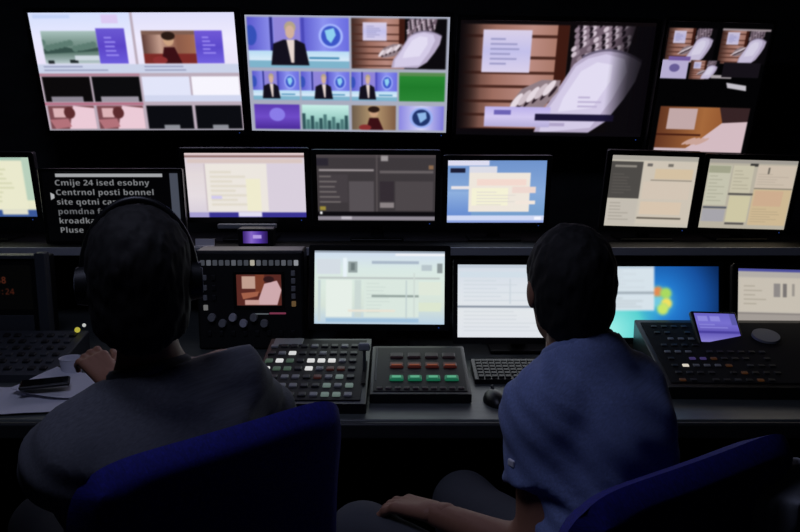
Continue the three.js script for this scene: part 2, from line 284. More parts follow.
pic.docs = picture(360, 310, (P) => {
  P.r(0, 0, 1, 1, '#c9c2b4'); P.r(0, 0, 1, 0.07, '#aca79e'); P.r(0, 0.09, 0.37, 0.6, '#4e4b48'); P.r(0.05, 0.14, 0.3, 0.17, '#8f8a82'); P.lines(0.04, 0.26, 0.32, 0.56, 7, '#5d5955', 3, 0.3);
  P.r(0.38, 0.08, 1, 0.95, '#cfc5b6'); P.r(0.52, 0.18, 0.96, 0.32, '#d6c2a4'); P.r(0.48, 0.33, 0.96, 0.345, '#96897c'); P.r(0.4, 0.36, 0.95, 0.6, '#d4c6b6'); P.r(0.4, 0.64, 0.88, 0.82, '#d9c6b0'); P.r(0.38, 0.86, 0.9, 0.885, '#6b6358'); P.r(0.42, 0.11, 0.48, 0.15, '#6f6a66'); P.r(0.66, 0.11, 0.72, 0.15, '#77726a');
  P.r(0, 0.62, 0.36, 0.98, '#c4bdb2'); P.lines(0.04, 0.66, 0.32, 0.94, 6, '#aaa398', 8, 0.3);
});
pic.panels = picture(360, 300, (P) => {
  P.r(0, 0, 1, 1, '#b9b2a2'); P.r(0, 0, 1, 0.06, '#a19c94'); P.r(0.47, 0.06, 0.56, 0.1, '#3a3836'); P.r(0.02, 0.09, 0.27, 0.66, '#c6c4b0'); P.r(0.02, 0.1, 0.26, 0.2, '#a3a48c'); P.lines(0.04, 0.24, 0.24, 0.64, 8, '#aeac98', 4, 0.25);
  P.r(0.29, 0.09, 0.52, 0.48, '#c9c3ac'); P.lines(0.31, 0.16, 0.5, 0.46, 6, '#b2ab96', 9, 0.25); P.r(0.3, 0.52, 0.54, 0.9, '#cfc8a6'); P.r(0.28, 0.48, 0.56, 0.51, '#5d5a54'); P.r(0.3, 0.91, 0.52, 0.94, '#5a5652');
  P.r(0.02, 0.68, 0.29, 0.71, '#5c5f68'); P.r(0.02, 0.72, 0.28, 0.9, '#a8a6ac'); P.r(0.56, 0.08, 0.99, 0.4, '#cdbfae'); P.lines(0.58, 0.2, 0.94, 0.38, 5, '#b9ac9c', 7, 0.25); P.r(0.56, 0.42, 0.99, 0.94, '#cfb994'); P.r(0.58, 0.44, 0.9, 0.66, '#cfae90'); P.lines(0.58, 0.7, 0.95, 0.92, 6, '#b8a586', 5, 0.25); P.r(0.68, 0.11, 0.7, 0.2, '#6a655c'); P.r(0.56, 0.4, 0.99, 0.415, '#857c6e');
});
pic.editor = picture(480, 270, (P) => {
  P.grad(0, 0, 1, 1, ['#cfdcf0', '#d9e8e4', '#dbe9df', '#d6e2d8', '#b9d0e4']); P.r(0, 0, 1, 0.03, '#8f9aa8'); P.r(0.62, 0.04, 1, 0.07, '#f2f4f8'); P.r(0.02, 0.12, 0.2, 0.32, '#d4dce4'); P.r(0.26, 0.15, 0.33, 0.3, '#93a0a0'); P.r(0.28, 0.17, 0.31, 0.27, '#6f7c7c'); P.r(0.22, 0.1, 0.25, 0.36, '#e8f2f8'); P.r(0.44, 0.14, 0.8, 0.18, '#aab8c8'); P.r(0.94, 0.17, 0.98, 0.3, '#8a9496'); P.r(0.82, 0.19, 0.9, 0.27, '#b9c6cc');
  P.r(0.03, 0.36, 0.96, 0.385, '#bcc4c2'); P.r(0.09, 0.4, 0.29, 0.9, '#e6efe8'); P.r(0.31, 0.4, 0.36, 0.9, '#cbd8d4'); P.r(0.38, 0.4, 0.8, 0.9, '#dae7df'); P.r(0.44, 0.6, 0.8, 0.63, '#94a29e'); P.r(0.8, 0.42, 0.97, 0.6, '#dfe8da'); P.r(0.8, 0.7, 0.97, 0.82, '#dce6d0'); P.lines(0.4, 0.44, 0.62, 0.88, 9, '#cbd9d2', 3, 0.2); P.r(0.7, 0.4, 0.71, 0.98, '#c2d0d0'); P.r(0.76, 0.3, 0.77, 0.9, '#ced9d4'); P.r(0.03, 0.4, 0.05, 0.96, '#c4d2d4'); P.r(0.09, 0.92, 0.8, 0.97, '#9fc0dc'); P.r(0.26, 0.8, 0.62, 0.83, '#e9e2d4');
});
pic.sheet = picture(480, 270, (P) => { P.grad(0, 0, 1, 1, ['#d3dbe6', '#dde3ea', '#e2e6ea', '#dfe3ea']); P.r(0, 0, 1, 0.05, '#c2ccd8'); P.r(0.02, 0.1, 0.98, 0.18, '#d2dee8'); P.r(0, 0.565, 1, 0.59, '#848e9c'); P.lines(0.05, 0.22, 0.6, 0.54, 6, '#cdd6de', 4, 0.2); P.lines(0.05, 0.64, 0.9, 0.95, 6, '#d0d6dc', 8, 0.2); P.r(0.4, 0.2, 0.41, 0.54, '#ccd5dd'); });
pic.wallpaper = picture(480, 284, (P) => {
  const g = P.g, k = g.createRadialGradient(0.5 * P.w, 0.5 * P.h, 4, 0.5 * P.w, 0.5 * P.h, 0.55 * P.w);
  k.addColorStop(0, '#4cc0e8'); k.addColorStop(0.3, '#2378cc'); k.addColorStop(0.7, '#164f9c'); k.addColorStop(1, '#0b2a5c'); g.fillStyle = k; g.fillRect(0, 0, P.w, P.h);
  const q = g.createRadialGradient(0.1 * P.w, 0.9 * P.h, 4, 0.1 * P.w, 0.9 * P.h, 0.45 * P.w); q.addColorStop(0, '#9ff0e8'); q.addColorStop(0.6, '#58d0d0'); q.addColorStop(1, 'rgba(60,190,210,0)'); g.fillStyle = q; g.fillRect(0, 0, P.w, P.h);
  for (const [x, y, c] of [[0.5, 0.36, '#e08a50'], [0.565, 0.38, '#a8d860'], [0.5, 0.5, '#70c8e0'], [0.57, 0.52, '#f0e060'], [0.54, 0.6, '#c8e468']]) { const o = g.createRadialGradient(x * P.w, y * P.h, 2, x * P.w, y * P.h, 0.06 * P.w); o.addColorStop(0, c); o.addColorStop(0.55, c); o.addColorStop(1, 'rgba(120,210,160,0)'); g.fillStyle = o; g.fillRect(0, 0, P.w, P.h); }
  P.r(0, 0, 0.47, 0.62, '#d6e2ea'); P.r(0, 0.36, 0.47, 0.385, '#8e9aa4'); P.r(0, 0.0, 0.47, 0.03, '#b4c4d4'); P.lines(0.04, 0.06, 0.42, 0.34, 6, '#c8d2da', 4, 0.2); P.lines(0.04, 0.44, 0.42, 0.6, 4, '#b8c2c8', 6, 0.3);
}, 4);
pic.beige = picture(480, 236, (P) => { P.r(0, 0, 1, 1, '#c2bbb0'); P.r(0, 0, 1, 0.05, '#4c4f9c'); P.r(0, 0.05, 1, 0.14, '#b3aea8'); P.r(0.02, 0.16, 0.98, 0.7, '#c9c1b4'); P.r(0.28, 0.24, 0.33, 0.46, '#8f8a88'); P.r(0.35, 0.24, 0.38, 0.46, '#7b7674'); P.r(0.42, 0.24, 0.44, 0.44, '#9b958e'); P.lines(0.05, 0.28, 0.24, 0.64, 5, '#aea698', 4, 0.25); P.lines(0.5, 0.25, 0.94, 0.64, 6, '#aea698', 9, 0.25); P.r(0, 0.74, 1, 1, '#a39c96'); P.r(0, 0.72, 1, 0.745, '#8a8480'); });
pic.small = picture(256, 180, (P) => { P.r(0, 0, 1, 1, '#5a2a24'); P.r(0.12, 0.06, 0.42, 0.46, '#c8a494'); P.r(0.42, 0, 0.62, 0.6, '#7c3f2c'); P.p([[0.62, 0.3], [0.9, 0.2], [1, 0.5], [0.9, 0.98], [0.45, 0.98], [0.5, 0.75]], '#d6b0b4'); P.e(0.72, 0.16, 0.12, 0.1, '#30181a'); P.p([[0.1, 0.6], [0.5, 0.55], [0.46, 0.7], [0.14, 0.8]], '#a8644c'); P.r(0.18, 0.82, 0.5, 0.98, '#cfa49c'); });
pic.purple = picture(256, 160, (P) => { P.grad(0, 0, 1, 1, ['#6c66c8', '#7a72d4', '#6258b8', '#8d84d8']); P.r(0, 0.62, 1, 0.7, '#4a40a0'); P.r(0.06, 0.1, 0.3, 0.28, '#8f8ae0'); P.r(0.36, 0.1, 0.6, 0.28, '#8f8ae0'); P.lines(0.06, 0.38, 0.9, 0.58, 2, '#8c86dc', 5, 0.4); P.r(0.86, 0, 1, 0.4, '#5c5aa8'); });
pic.violet = picture(160, 80, (P) => { P.grad(0, 0, 1, 1, ['#3c2476', '#8a6ad0', '#5a3cae', '#2a1858'], true); P.r(0.4, 0.3, 0.75, 0.6, '#b9a2ea'); });
pic.digits = picture(320, 200, (P) => { P.r(0, 0, 1, 1, '#030303'); P.text('10:48', 0.28, 0.34, 0.2, '#642a1a', 'monospace', 'bold'); P.text('00:24', 0.42, 0.6, 0.18, '#4c1e12', 'monospace', 'bold'); });

// ------------------------------------------------------------------ monitors
// at = middle of the screen; tilt > 0 leans the face down; standY: height of the surface its foot stands on, or null for a wall mount
function monitor({ name = 'monitor', label, w, h, at, tilt, roll = 0, yaw = 0, image, tone, level = 1, bezel = 0.016, chin = 0.018, standY = null, group, depth = 0.035, frame = M.bezel, foot = 0.2 }) {
  const [x, y, z] = at, wall = standY === null;
  const t = thing(name, label, 'monitor', [x, wall ? y : standY, wall ? ZB : z - 0.06], 0, group);
  const ly = wall ? 0 : y - standY, lz = wall ? z - ZB : 0.06;
  const body = part('housing', rbox(w + 2 * bezel - 0.004, h + bezel + chin - 0.004, depth, 0.008), M.matte, t, [0, ly, lz]);
  body.rotation.set(R(tilt), R(yaw), R(roll), 'YXZ');
  body.geometry.translate(0, (bezel - chin) / 2, -depth / 2 - 0.003);
  part('bezel', frameGeometry(w, h, bezel, 0.006, chin), frame, body, [0, 0, -0.003]);
  const scr = part('screen', new THREE.PlaneGeometry(w, h), new THREE.MeshStandardMaterial({ color: 0x060607, roughness: 0.35, emissive: 0xffffff, emissiveMap: image, emissiveIntensity: level }), body, [0, 0, -0.0015]);
  const led = part('power_light', cyl(0.002, 0.002, 0.002, 8), glow(0x4a7cff, 0.25), body, [w / 2 - 0.02, -h / 2 - chin / 2, 0.0045], [Math.PI / 2, 0, 0]);
  if (tone) { const l = new THREE.RectAreaLight(tone, SCREEN_LIGHT * level, w * 0.98, h * 0.98); l.name = 'screen_glow'; l.position.set(0, 0, 0.008); l.rotation.y = Math.PI; body.add(l); }
  const s = Math.sin(R(tilt)), c = Math.cos(R(tilt));
  if (wall) {
    const back = lz - depth * c - 0.01;
    part('wall_plate', rbox(0.2, 0.2, 0.012, 0.003), M.matte, t, [0, ly + 0.02, 0.006]);
    part('mount_arm', rbox(0.06, 0.06, back, 0.004), M.matte, t, [0, ly + 0.02, back / 2 + 0.004]);
  } else {
    part('stand_foot', rbox(foot, 0.012, 0.15, 0.005), M.black, t, [0, 0.006, -0.03]);
    part('stand_neck', rbox(0.05, Math.max(0.03, ly), 0.02, 0.004), M.black, t, [0, Math.max(0.03, ly) / 2 + 0.008, -0.02 - Math.max(0, depth - 0.035)]);
  }
  return t;
}
const topRow = 'wall screens of the top row', mid = 'screens standing on the riser shelf', low = 'screens standing on the desk';
monitor({ name: 'wall_monitor', label: 'wall screen with white and purple web pages above eight small tiles', w: 0.783, h: 0.458, at: [-1.017, 1.699, -3.202], tilt: 15, roll: 0.15, image: pic.multiA, tone: 0xcfc6ec, level: 1.03, bezel: 0.012, group: topRow, depth: 0.06 });
monitor({ name: 'wall_monitor', label: 'wall screen with news presenter at a blue desk and a green tile', w: 0.781, h: 0.451, at: [-0.202, 1.69, -3.202], tilt: 15, roll: -0.68, image: pic.multiB, tone: 0x8f94c4, bezel: 0.012, group: topRow, depth: 0.06 });
monitor({ name: 'wall_monitor', label: 'wall screen filled by one picture of boarded wall and pale sleeve', w: 0.746, h: 0.447, at: [0.599, 1.672, -3.202], tilt: 15, roll: -0.88, image: pic.program, tone: 0x80727e, bezel: 0.012, group: topRow, depth: 0.06 });
monitor({ name: 'wall_monitor', label: 'narrow dark wall screen with two small pictures above one larger picture', w: 0.395, h: 0.51, at: [1.192, 1.632, -3.162], tilt: 15, roll: -1.6, image: pic.stack, tone: 0x3a2c30, level: 0.85, bezel: 0.01, group: topRow, depth: 0.06 });
monitor({ label: 'cream and blue screen cut off by the left edge above the red digits', w: 0.44, h: 0.231, at: [-1.592, 1.27, -3.0], tilt: 10, image: pic.cream, tone: 0xd8dcc4, level: 0.95, standY: SY, group: mid });
monitor({ name: 'prompter_monitor', label: 'black screen with lines of white prompter text behind the grey shirted man', w: 0.506, h: 0.262, at: [-1.051, 1.205, -2.93], tilt: 6, image: pic.prompter, level: 0.9, standY: SY, bezel: 0.008, chin: 0.008, group: mid });
const pink = monitor({ label: 'pale pink screen with purple taskbar above the small violet display', w: 0.445, h: 0.25, at: [-0.576, 1.277, -3.0], tilt: 10, image: pic.window, tone: 0xe0d6da, level: 0.97, standY: SY, group: mid });
part('speaker_bar', rbox(0.22, 0.018, 0.03, 0.004), M.lightGrey, pink, [0, 0.062, 0.06]);
monitor({ label: 'dim charcoal screen with grey panels between the pink and the blue screen', w: 0.444, h: 0.256, at: [-0.089, 1.267, -3.0], tilt: 10, roll: -0.24, image: pic.dark, tone: 0x4a4548, standY: SY, group: mid });
monitor({ label: 'blue desktop screen with a cream window open in its middle', w: 0.369, h: 0.243, at: [0.361, 1.253, -3.0], tilt: 10, image: pic.desktop, tone: 0xb4c2dc, level: 1, standY: SY, group: mid });
monitor({ label: 'beige screen with a dark grey block at its upper left corner', w: 0.322, h: 0.278, at: [0.939, 1.253, -3.0], tilt: 12, roll: -1.69, image: pic.docs, tone: 0xb8ae9e, level: 0.97, standY: SY, group: mid });
monitor({ label: 'beige screen of many small panes at the right end of the middle row', w: 0.332, h: 0.271, at: [1.303, 1.242, -3.0], tilt: 12, roll: -1.64, image: pic.panels, tone: 0xb8aa90, level: 0.97, standY: SY, group: mid });
monitor({ label: 'bright mint white editing screen on the desk in the middle', w: 0.434, h: 0.245, at: [-0.068, 0.969, -2.6], tilt: -10, roll: -0.43, image: pic.editor, tone: 0xd6e4e0, level: 1, standY: DY, group: low });
monitor({ label: 'white screen with a grey line across, left of the blue shirted man', w: 0.427, h: 0.24, at: [0.4, 0.934, -2.55], tilt: -10, roll: -0.22, image: pic.sheet, tone: 0xdce2ea, level: 1, standY: DY, group: low, bezel: 0.013 });
monitor({ label: 'screen with bright blue wallpaper and a white window behind the mixing console', w: 0.398, h: 0.235, at: [0.842, 0.931, -2.55], tilt: -10, image: pic.wallpaper, tone: 0x6a9cd0, level: 1, standY: DY, group: low, bezel: 0.012 });
monitor({ label: 'beige screen with purple top bar at the right edge of the desk', w: 0.426, h: 0.2, at: [1.313, 0.937, -2.55], tilt: -12, roll: -1.5, image: pic.beige, tone: 0xb8b0a6, level: 0.97, standY: DY, group: low, bezel: 0.014, foot: 0.13 });

// ------------------------------------------------------------------ desk equipment
// picture monitor set into a button panel, left of the middle
{
  const t = thing('picture_control_unit', 'black control unit with a small picture screen framed by rows of buttons', 'control unit', [-0.5, DY, -2.66]);
  part('body', rbox(0.36, 0.34, 0.1, 0.008), M.black, t, [0, 0.17, -0.01]);
  part('face_plate', rbox(0.345, 0.325, 0.008, 0.003), M.matte, t, [0, 0.17, 0.042]);
  const s = part('picture_screen', new THREE.PlaneGeometry(0.15, 0.106), new THREE.MeshStandardMaterial({ color: 0x050505, roughness: 0.35, emissive: 0xffffff, emissiveMap: pic.small, emissiveIntensity: 0.9 }), t, [0.03, 0.208, 0.047]);
  part('screen_frame', frameGeometry(0.152, 0.108, 0.008, 0.004), M.bezel, t, [0.03, 0.208, 0.045]);
  const bg = rbox(0.014, 0.018, 0.008, 0.002, 1);
  for (let i = 0; i < 16; i++) part('button', bg, i === 8 ? glow(0xd8d2c0, 0.6) : i === 15 ? glow(0xb8bcc4, 0.55) : i % 4 === 1 ? glow(0x7a7e88, 0.45) : glow(0x5a5e68, 0.45), t, [-0.155 + i * 0.0207, 0.3, 0.048]);
  for (let i = 0; i < 5; i++) part('button', bg, i === 4 ? glow(0x9a7a50, 0.35) : M.keyPale, t, [0.145, 0.265 - i * 0.026, 0.048]);
  for (let i = 0; i < 4; i++) part('button', bg, i === 3 ? glow(0xa0a0a0, 0.4) : M.keyPale, t, [-0.15, 0.25 - i * 0.034, 0.048]);
  for (let i = 0; i < 3; i++) part('button', bg, M.key, t, [-0.12, 0.25 - i * 0.034, 0.048]);
  const kg = cyl(0.012, 0.014, 0.018, 16);
  for (let i = 0; i < 6; i++) part('knob', kg, i === 2 || i === 3 ? M.white : M.keyPale, t, [-0.13 + i * 0.035, 0.115 - (i % 2) * 0.02, 0.052], [Math.PI / 2, 0, 0]);
  part('level_bar', rbox(0.055, 0.006, 0.004, 0.001, 1), glow(0xa84a6a, 0.45), t, [0.09, 0.128, 0.046]);
  part('level_bar', rbox(0.05, 0.004, 0.004, 0.001, 1), glow(0x808890, 0.4), t, [0.035, 0.126, 0.046]);
  for (let i = 0; i < 8; i++) part('button', bg, M.key, t, [-0.14 + i * 0.04, 0.06, 0.048]);
}
// small violet display and label strip on the riser shelf
{
  const t = thing('display_box', 'small black box with a glowing violet display on the riser shelf', 'display', [-0.528, SY, -2.93]);
  part('body', rbox(0.13, 0.066, 0.07, 0.006), M.black, t, [0, 0.033, 0]);
  part('display', new THREE.PlaneGeometry(0.09, 0.044), new THREE.MeshStandardMaterial({ color: 0x050505, roughness: 0.4, emissive: 0xffffff, emissiveMap: pic.violet, emissiveIntensity: 0.9 }), t, [0, 0.034, 0.0365]);
  const u = thing('label_card', 'small white card lying at the shelf front left of the violet display', 'card', [-0.715, SY, -2.905]);
  part('card', rbox(0.07, 0.026, 0.006, 0.001), M.white, u, [0, 0.014, 0], [-0.15, 0, 0]);
  part('card_foot', rbox(0.07, 0.004, 0.03, 0.001), M.white, u, [0, 0.002, 0.012]);
}
// clock unit at the far left with its panel
{
  const t = thing('clock_unit', 'dark rack unit with dim red digits at the far left', 'rack unit', [-1.34, DY, -2.61]);
  part('body', rbox(0.3, 0.315, 0.12, 0.006), M.black, t, [0, 0.158, -0.05]);
  part('side_post', rbox(0.035, 0.335, 0.04, 0.004), M.grey, t, [0.155, 0.168, 0.0]);
  part('top_rail', rbox(0.3, 0.012, 0.03, 0.003), M.grey, t, [-0.01, 0.322, 0.006]);
  part('digit_display', new THREE.PlaneGeometry(0.24, 0.15), new THREE.MeshStandardMaterial({ color: 0x040404, roughness: 0.4, emissive: 0xffffff, emissiveMap: pic.digits, emissiveIntensity: 0.9 }), t, [0.0, 0.22, 0.0115]);
  part('lower_panel', rbox(0.26, 0.07, 0.008, 0.002), M.grey, t, [-0.01, 0.09, 0.012]);
}
// slanted button panel in front of it
function slab(name, w, d, yFront, yBack, mat, parent, r = 0.004) {   // wedge: profile in z-y, extruded along x
  const s = new THREE.Shape(); s.moveTo(0, 0.001); s.lineTo(0, yFront); s.lineTo(d, yBack); s.lineTo(d, 0.001); s.closePath();
  const g = new THREE.ExtrudeGeometry(s, { depth: w - 2 * r, bevelEnabled: true, bevelThickness: r, bevelSize: r * 0.5, bevelSegments: 2 });
  g.translate(0, 0, -w / 2 + r); g.rotateY(Math.PI / 2);   // profile x -> -z
  return part(name, g, mat, parent, [0, 0, d / 2]);
}
const onSlope = (d, yF, yB) => (x, f) => [x, yF + (yB - yF) * f + 0.003, d / 2 - d * f];
{
  const w = 0.36, d = 0.3, yF = 0.02, yB = 0.075, t = thing('button_panel', 'sloping grey keypad panel below the red digits at far left', 'control panel', [-1.21, DY + 0.002, -2.42]);
  slab('body', w, d, yF, yB, M.grey, t);
  const at = onSlope(d, yF, yB), g = rbox(0.02, 0.012, 0.02, 0.003, 1), tilt = Math.atan2(yB - yF, d);
  for (let j = 0; j < 6; j++) for (let i = 0; i < 9; i++) part('key', g, (i + j) % 3 ? M.key : M.grey, t, at(-0.145 + i * 0.036, 0.12 + j * 0.15), [tilt, 0, 0]);
  part('yellow_lamp', new THREE.SphereGeometry(0.009, 12, 8), glow(0xb8b040, 0.9), t, [0.155, 0.088, -0.12]).userData.label = 'glowing yellow lamp';
  part('white_lamp', new THREE.SphereGeometry(0.006, 12, 8), glow(0xd0d4d0, 0.8), t, [0.172, 0.1, -0.135]).userData.label = 'glowing white lamp';
}
// papers and small things on the desk at the left
const sheetGeo = (w, d, lift, sd) => {
  const g = new THREE.BoxGeometry(w, 0.0012, d, 14, 1, 10), p = g.attributes.position;
  for (let i = 0; i < p.count; i++) { const x = p.getX(i), z = p.getZ(i); p.setY(i, p.getY(i) + lift * (0.5 + 0.5 * noise.noise(x * 9 + sd, z * 9, sd)) + lift * Math.pow(Math.abs(x) / w * 2, 3)); }
  g.computeVertexNormals(); return g;
};
for (const [x, z, a, lift, label, y, w, d] of [
  [-1.0, -2.1, 8, 0.012, 'white sheet of paper lying nearest the desk edge at left', 0.002, 0.32, 0.21],
  [-0.93, -2.19, -14, 0.012, 'curled white sheet lying on top of another at left', 0.014, 0.26, 0.2],
  [-0.83, -2.22, 70, 0.006, 'small white sheet lying partly hidden beside the raised hand', 0.002, 0.14, 0.2]]) {
  const m = part(numbered('paper_sheet'), sheetGeo(w, d, lift, x * 7), M.white, scene, [x, DY + y, z], [0, R(a), 0]);
  m.userData = { label, category: 'paper', group: 'papers on the desk' };
}
{
  const t = thing('phone', 'black mobile phone lying on the white papers', 'phone', [-0.99, DY + 0.036, -2.14], R(20));
  part('phone_body', rbox(0.13, 0.01, 0.068, 0.005), M.black, t, [0, 0.005, 0]); part('phone_glass', rbox(0.12, 0.001, 0.06, 0.0005, 1), std(0x08090c, 0.1), t, [0, 0.0105, 0]);
  const u = thing('cup', 'small white paper cup standing behind the papers at left', 'cup', [-0.985, DY, -2.31]);
  part('cup_wall', new THREE.LatheGeometry([[0.024, 0], [0.026, 0.002], [0.033, 0.062], [0.035, 0.064], [0.033, 0.065], [0.031, 0.06], [0.024, 0.004], [0, 0.004]].map(([a, b]) => new THREE.Vector2(a, b)), 24), M.white, u);
}
// vision mixer
{
  const w = 0.32, d = 0.46, yF = 0.025, yB = 0.075, t = thing('vision_mixer', 'vision mixer panel with lit white, green and red keys beside the blue chair', 'vision mixer', [-0.25, DY + 0.001, -2.24], 0);
  slab('body', w, d, yF, yB, M.black, t);
  const at = onSlope(d, yF, yB), tl = Math.atan2(yB - yF, d);
  part('face_plate', rbox(w - 0.03, 0.004, d - 0.03, 0.001), M.panel, t, at(0, 0.5), [tl, 0, 0]);
  const g = rbox(0.022, 0.014, 0.022, 0.003, 1);
  const W = glow(0xe8e8e8, 0.8), G = glow(0x5f7a68, 0.35), P = glow(0xc8a090, 0.45), C = glow(0x8fa8a0, 0.35), D = M.key, L = M.keyPale, Q = glow(0x5a2a22, 0.25);
  const rows = [[P, P, L, D, D, L, C, C, L], [P, L, L, L, D, D, C, L, C], [D, D, L, L, D, Q, L, C, D], [W, G, G, D, W, L, Q, Q, D], [G, W, G, D, W, W, W, L, D], [D, L, W, D, D, L, D, D, D], [L, D, D, D, L, D, D, L, D]];
  rows.forEach((row, j) => row.forEach((m, i) => part('key', g, m, t, at(-0.138 + i * 0.031, 0.1 + j * 0.125), [tl, 0, 0])));
  part('display_plate', rbox(0.09, 0.004, 0.05, 0.001, 1), M.keyPale, t, at(-0.1, 0.93).map((v, k) => v + (k === 1 ? 0.003 : 0)), [tl, 0, 0]);
  part('fader_slot', rbox(0.012, 0.003, 0.16, 0.001, 1), M.rubber, t, at(0.148, 0.42).map((v, k) => v + (k === 1 ? 0.003 : 0)), [tl, 0, 0]);
  part('fader_lever', rbox(0.01, 0.07, 0.01, 0.003), M.steel, t, [0.148, 0.09, 0.03]); part('fader_handle', rbox(0.034, 0.022, 0.02, 0.006), M.lightGrey, t, [0.148, 0.125, 0.03]);
}
// box with red and green keys
{
  const w = 0.28, d = 0.3, yF = 0.022, yB = 0.07, t = thing('key_box', 'black panel with four red keys above four glowing green keys', 'control panel', [0.056, DY + 0.003, -2.24]);
  slab('body', w, d, yF, yB, M.black, t, 0.006);
  const at = onSlope(d, yF, yB), tl = Math.atan2(yB - yF, d), g = rbox(0.04, 0.016, 0.03, 0.005), sm = rbox(0.018, 0.01, 0.014, 0.003, 1);
  part('face_plate', rbox(w - 0.02, 0.004, d - 0.02, 0.001), std(0x0d0909, 0.6), t, at(0, 0.5), [tl, 0, 0]);
  for (let i = 0; i < 4; i++) {
    const x = -0.066 + i * 0.052;
    const a = part('green_key', g, glow(0x17684a, 0.7), t, at(x, 0.28), [tl, 0, 0]); part('key_legend', rbox(0.026, 0.002, 0.012, 0.0008, 1), glow(0x58b48a, 0.75), a, [0, 0.0085, 0]);
    const b = part('red_key', g, glow(0x4c1a14, 0.4), t, at(x, 0.55), [tl, 0, 0]); part('key_legend', rbox(0.03, 0.002, 0.007, 0.0008, 1), glow(0xa0502e, 0.5), b, [0, 0.0085, 0.006]);
    part('dim_key', g, glow(0x2a1c20, 0.3), t, at(x, 0.76), [tl, 0, 0]);
  }
  for (let i = 0; i < 10; i++) part('small_key', sm, std(0x3a2228, 0.5), t, at(-0.112 + i * 0.025, 0.09), [tl, 0, 0]);
  part('side_strip', rbox(0.005, 0.006, 0.22, 0.001, 1), M.grey, t, at(-0.125, 0.6), [tl, 0, 0]);
}
// keyboard and mouse
{
  const w = 0.44, d = 0.15, t = thing('keyboard', 'black keyboard under the white screen beside the blue shirted man', 'keyboard', [0.44, DY, -2.33]);
  slab('body', w, d, 0.014, 0.03, M.black, t, 0.003);
  const at = onSlope(d, 0.014, 0.03), tl = Math.atan2(0.016, d), g = rbox(0.0165, 0.008, 0.0165, 0.002, 1), gs = rbox(0.11, 0.008, 0.0165, 0.002, 1);
  for (let j = 0; j < 6; j++) for (let i = 0; i < 21; i++) if (!(j === 0 && i > 4 && i < 11)) part('key', g, M.key, t, at(-0.2 + i * 0.02, 0.1 + j * 0.155), [tl, 0, 0]);
  part('space_bar', gs, M.key, t, at(-0.05, 0.1), [tl, 0, 0]);
  const m = thing('computer_mouse', 'black computer mouse on the desk left of the blue shirt sleeve', 'mouse', [0.262, DY, -2.1], R(10));
  const sg = new THREE.SphereGeometry(1, 24, 16, 0, Math.PI * 2, 0, Math.PI / 2); sg.scale(0.032, 0.034, 0.055); part('shell', sg, M.black, m); part('wheel', new THREE.TorusGeometry(0.008, 0.003, 8, 16), M.grey, m, [0, 0.029, -0.03], [0, Math.PI / 2, 0]);
}
// mixing console at the right
{
  const w = 0.66, d = 0.36, yF = 0.03, yB = 0.13, t = thing('mixing_console', 'black mixing console of small keys and faders with a tilted purple display', 'mixing console', [1.075, DY + 0.003, -2.3], R(-1));
  slab('body', w, d, yF, yB, M.black, t, 0.006);
  const at = onSlope(d, yF, yB), tl = Math.atan2(yB - yF, d), k1 = rbox(0.018, 0.01, 0.012, 0.002, 1), k2 = rbox(0.03, 0.01, 0.012, 0.002, 1);
  part('face_plate', rbox(w - 0.03, 0.004, d - 0.02, 0.001), M.rubber, t, at(0, 0.5), [tl, 0, 0]);
  const lit = glow(0xe0c090, 1.0), wht = glow(0xe0d8c8, 0.9), vio = glow(0x5a4a90, 0.35), brn = glow(0x6a4020, 0.2);
  for (let j = 0; j < 9; j++) for (let i = 0; i < 10; i++) {
    if (j > 4 && i > 3) continue; if ((i * 5 + j * 11) % 7 === 3) continue;
    let m = (i * 7 + j * 3) % 5 ? M.key : M.grey;
    if (j === 3 && i === 1) m = lit; if (j === 2 && i === 1) m = wht; if (j === 3 && (i === 2 || i === 3)) m = vio; if (j === 2 && i > 1 && i < 5) m = M.keyPale; if (j === 6 && i < 4) m = M.keyPale; if (j === 4 && i < 4) m = M.keyPale; if ((i + j) % 7 === 0 && j < 5) m = brn;
    part('key', k1, m, t, at(-0.28 + i * 0.031, 0.08 + j * 0.1), [tl, 0, 0]);
  }
  for (let i = 0; i < 5; i++) {
    const f = part('fader_track', rbox(0.004, 0.002, 0.12, 0.0008, 1), M.rubber, t, at(0.09 + i * 0.034, 0.3), [tl, 0, 0]);
    part('fader_cap', rbox(0.016, 0.014, 0.024, 0.003, 1), M.keyPale, f, [0, 0.008, 0.03 - (i * 0.021) % 0.06]);
  }
  part('strip_light', rbox(0.1, 0.003, 0.008, 0.001, 1), glow(0x9a9ca0, 0.5), t, at(0.1, 0.5), [tl, 0, 0]);
  part('jog_wheel', cyl(0.04, 0.044, 0.018, 28), M.lightGrey, t, at(0.045, 0.72), [tl, 0, 0]);
  const b = part('display_housing', rbox(0.155, 0.115, 0.018, 0.006), M.black, t, [-0.1, 0.127, -0.095]); b.rotation.set(R(-40), R(14), R(-5), 'YXZ');
  part('touch_display', new THREE.PlaneGeometry(0.138, 0.098), new THREE.MeshStandardMaterial({ color: 0x050505, roughness: 0.4, emissive: 0xffffff, emissiveMap: pic.purple, emissiveIntensity: 0.95 }), b, [0, 0, 0.0095]);
}

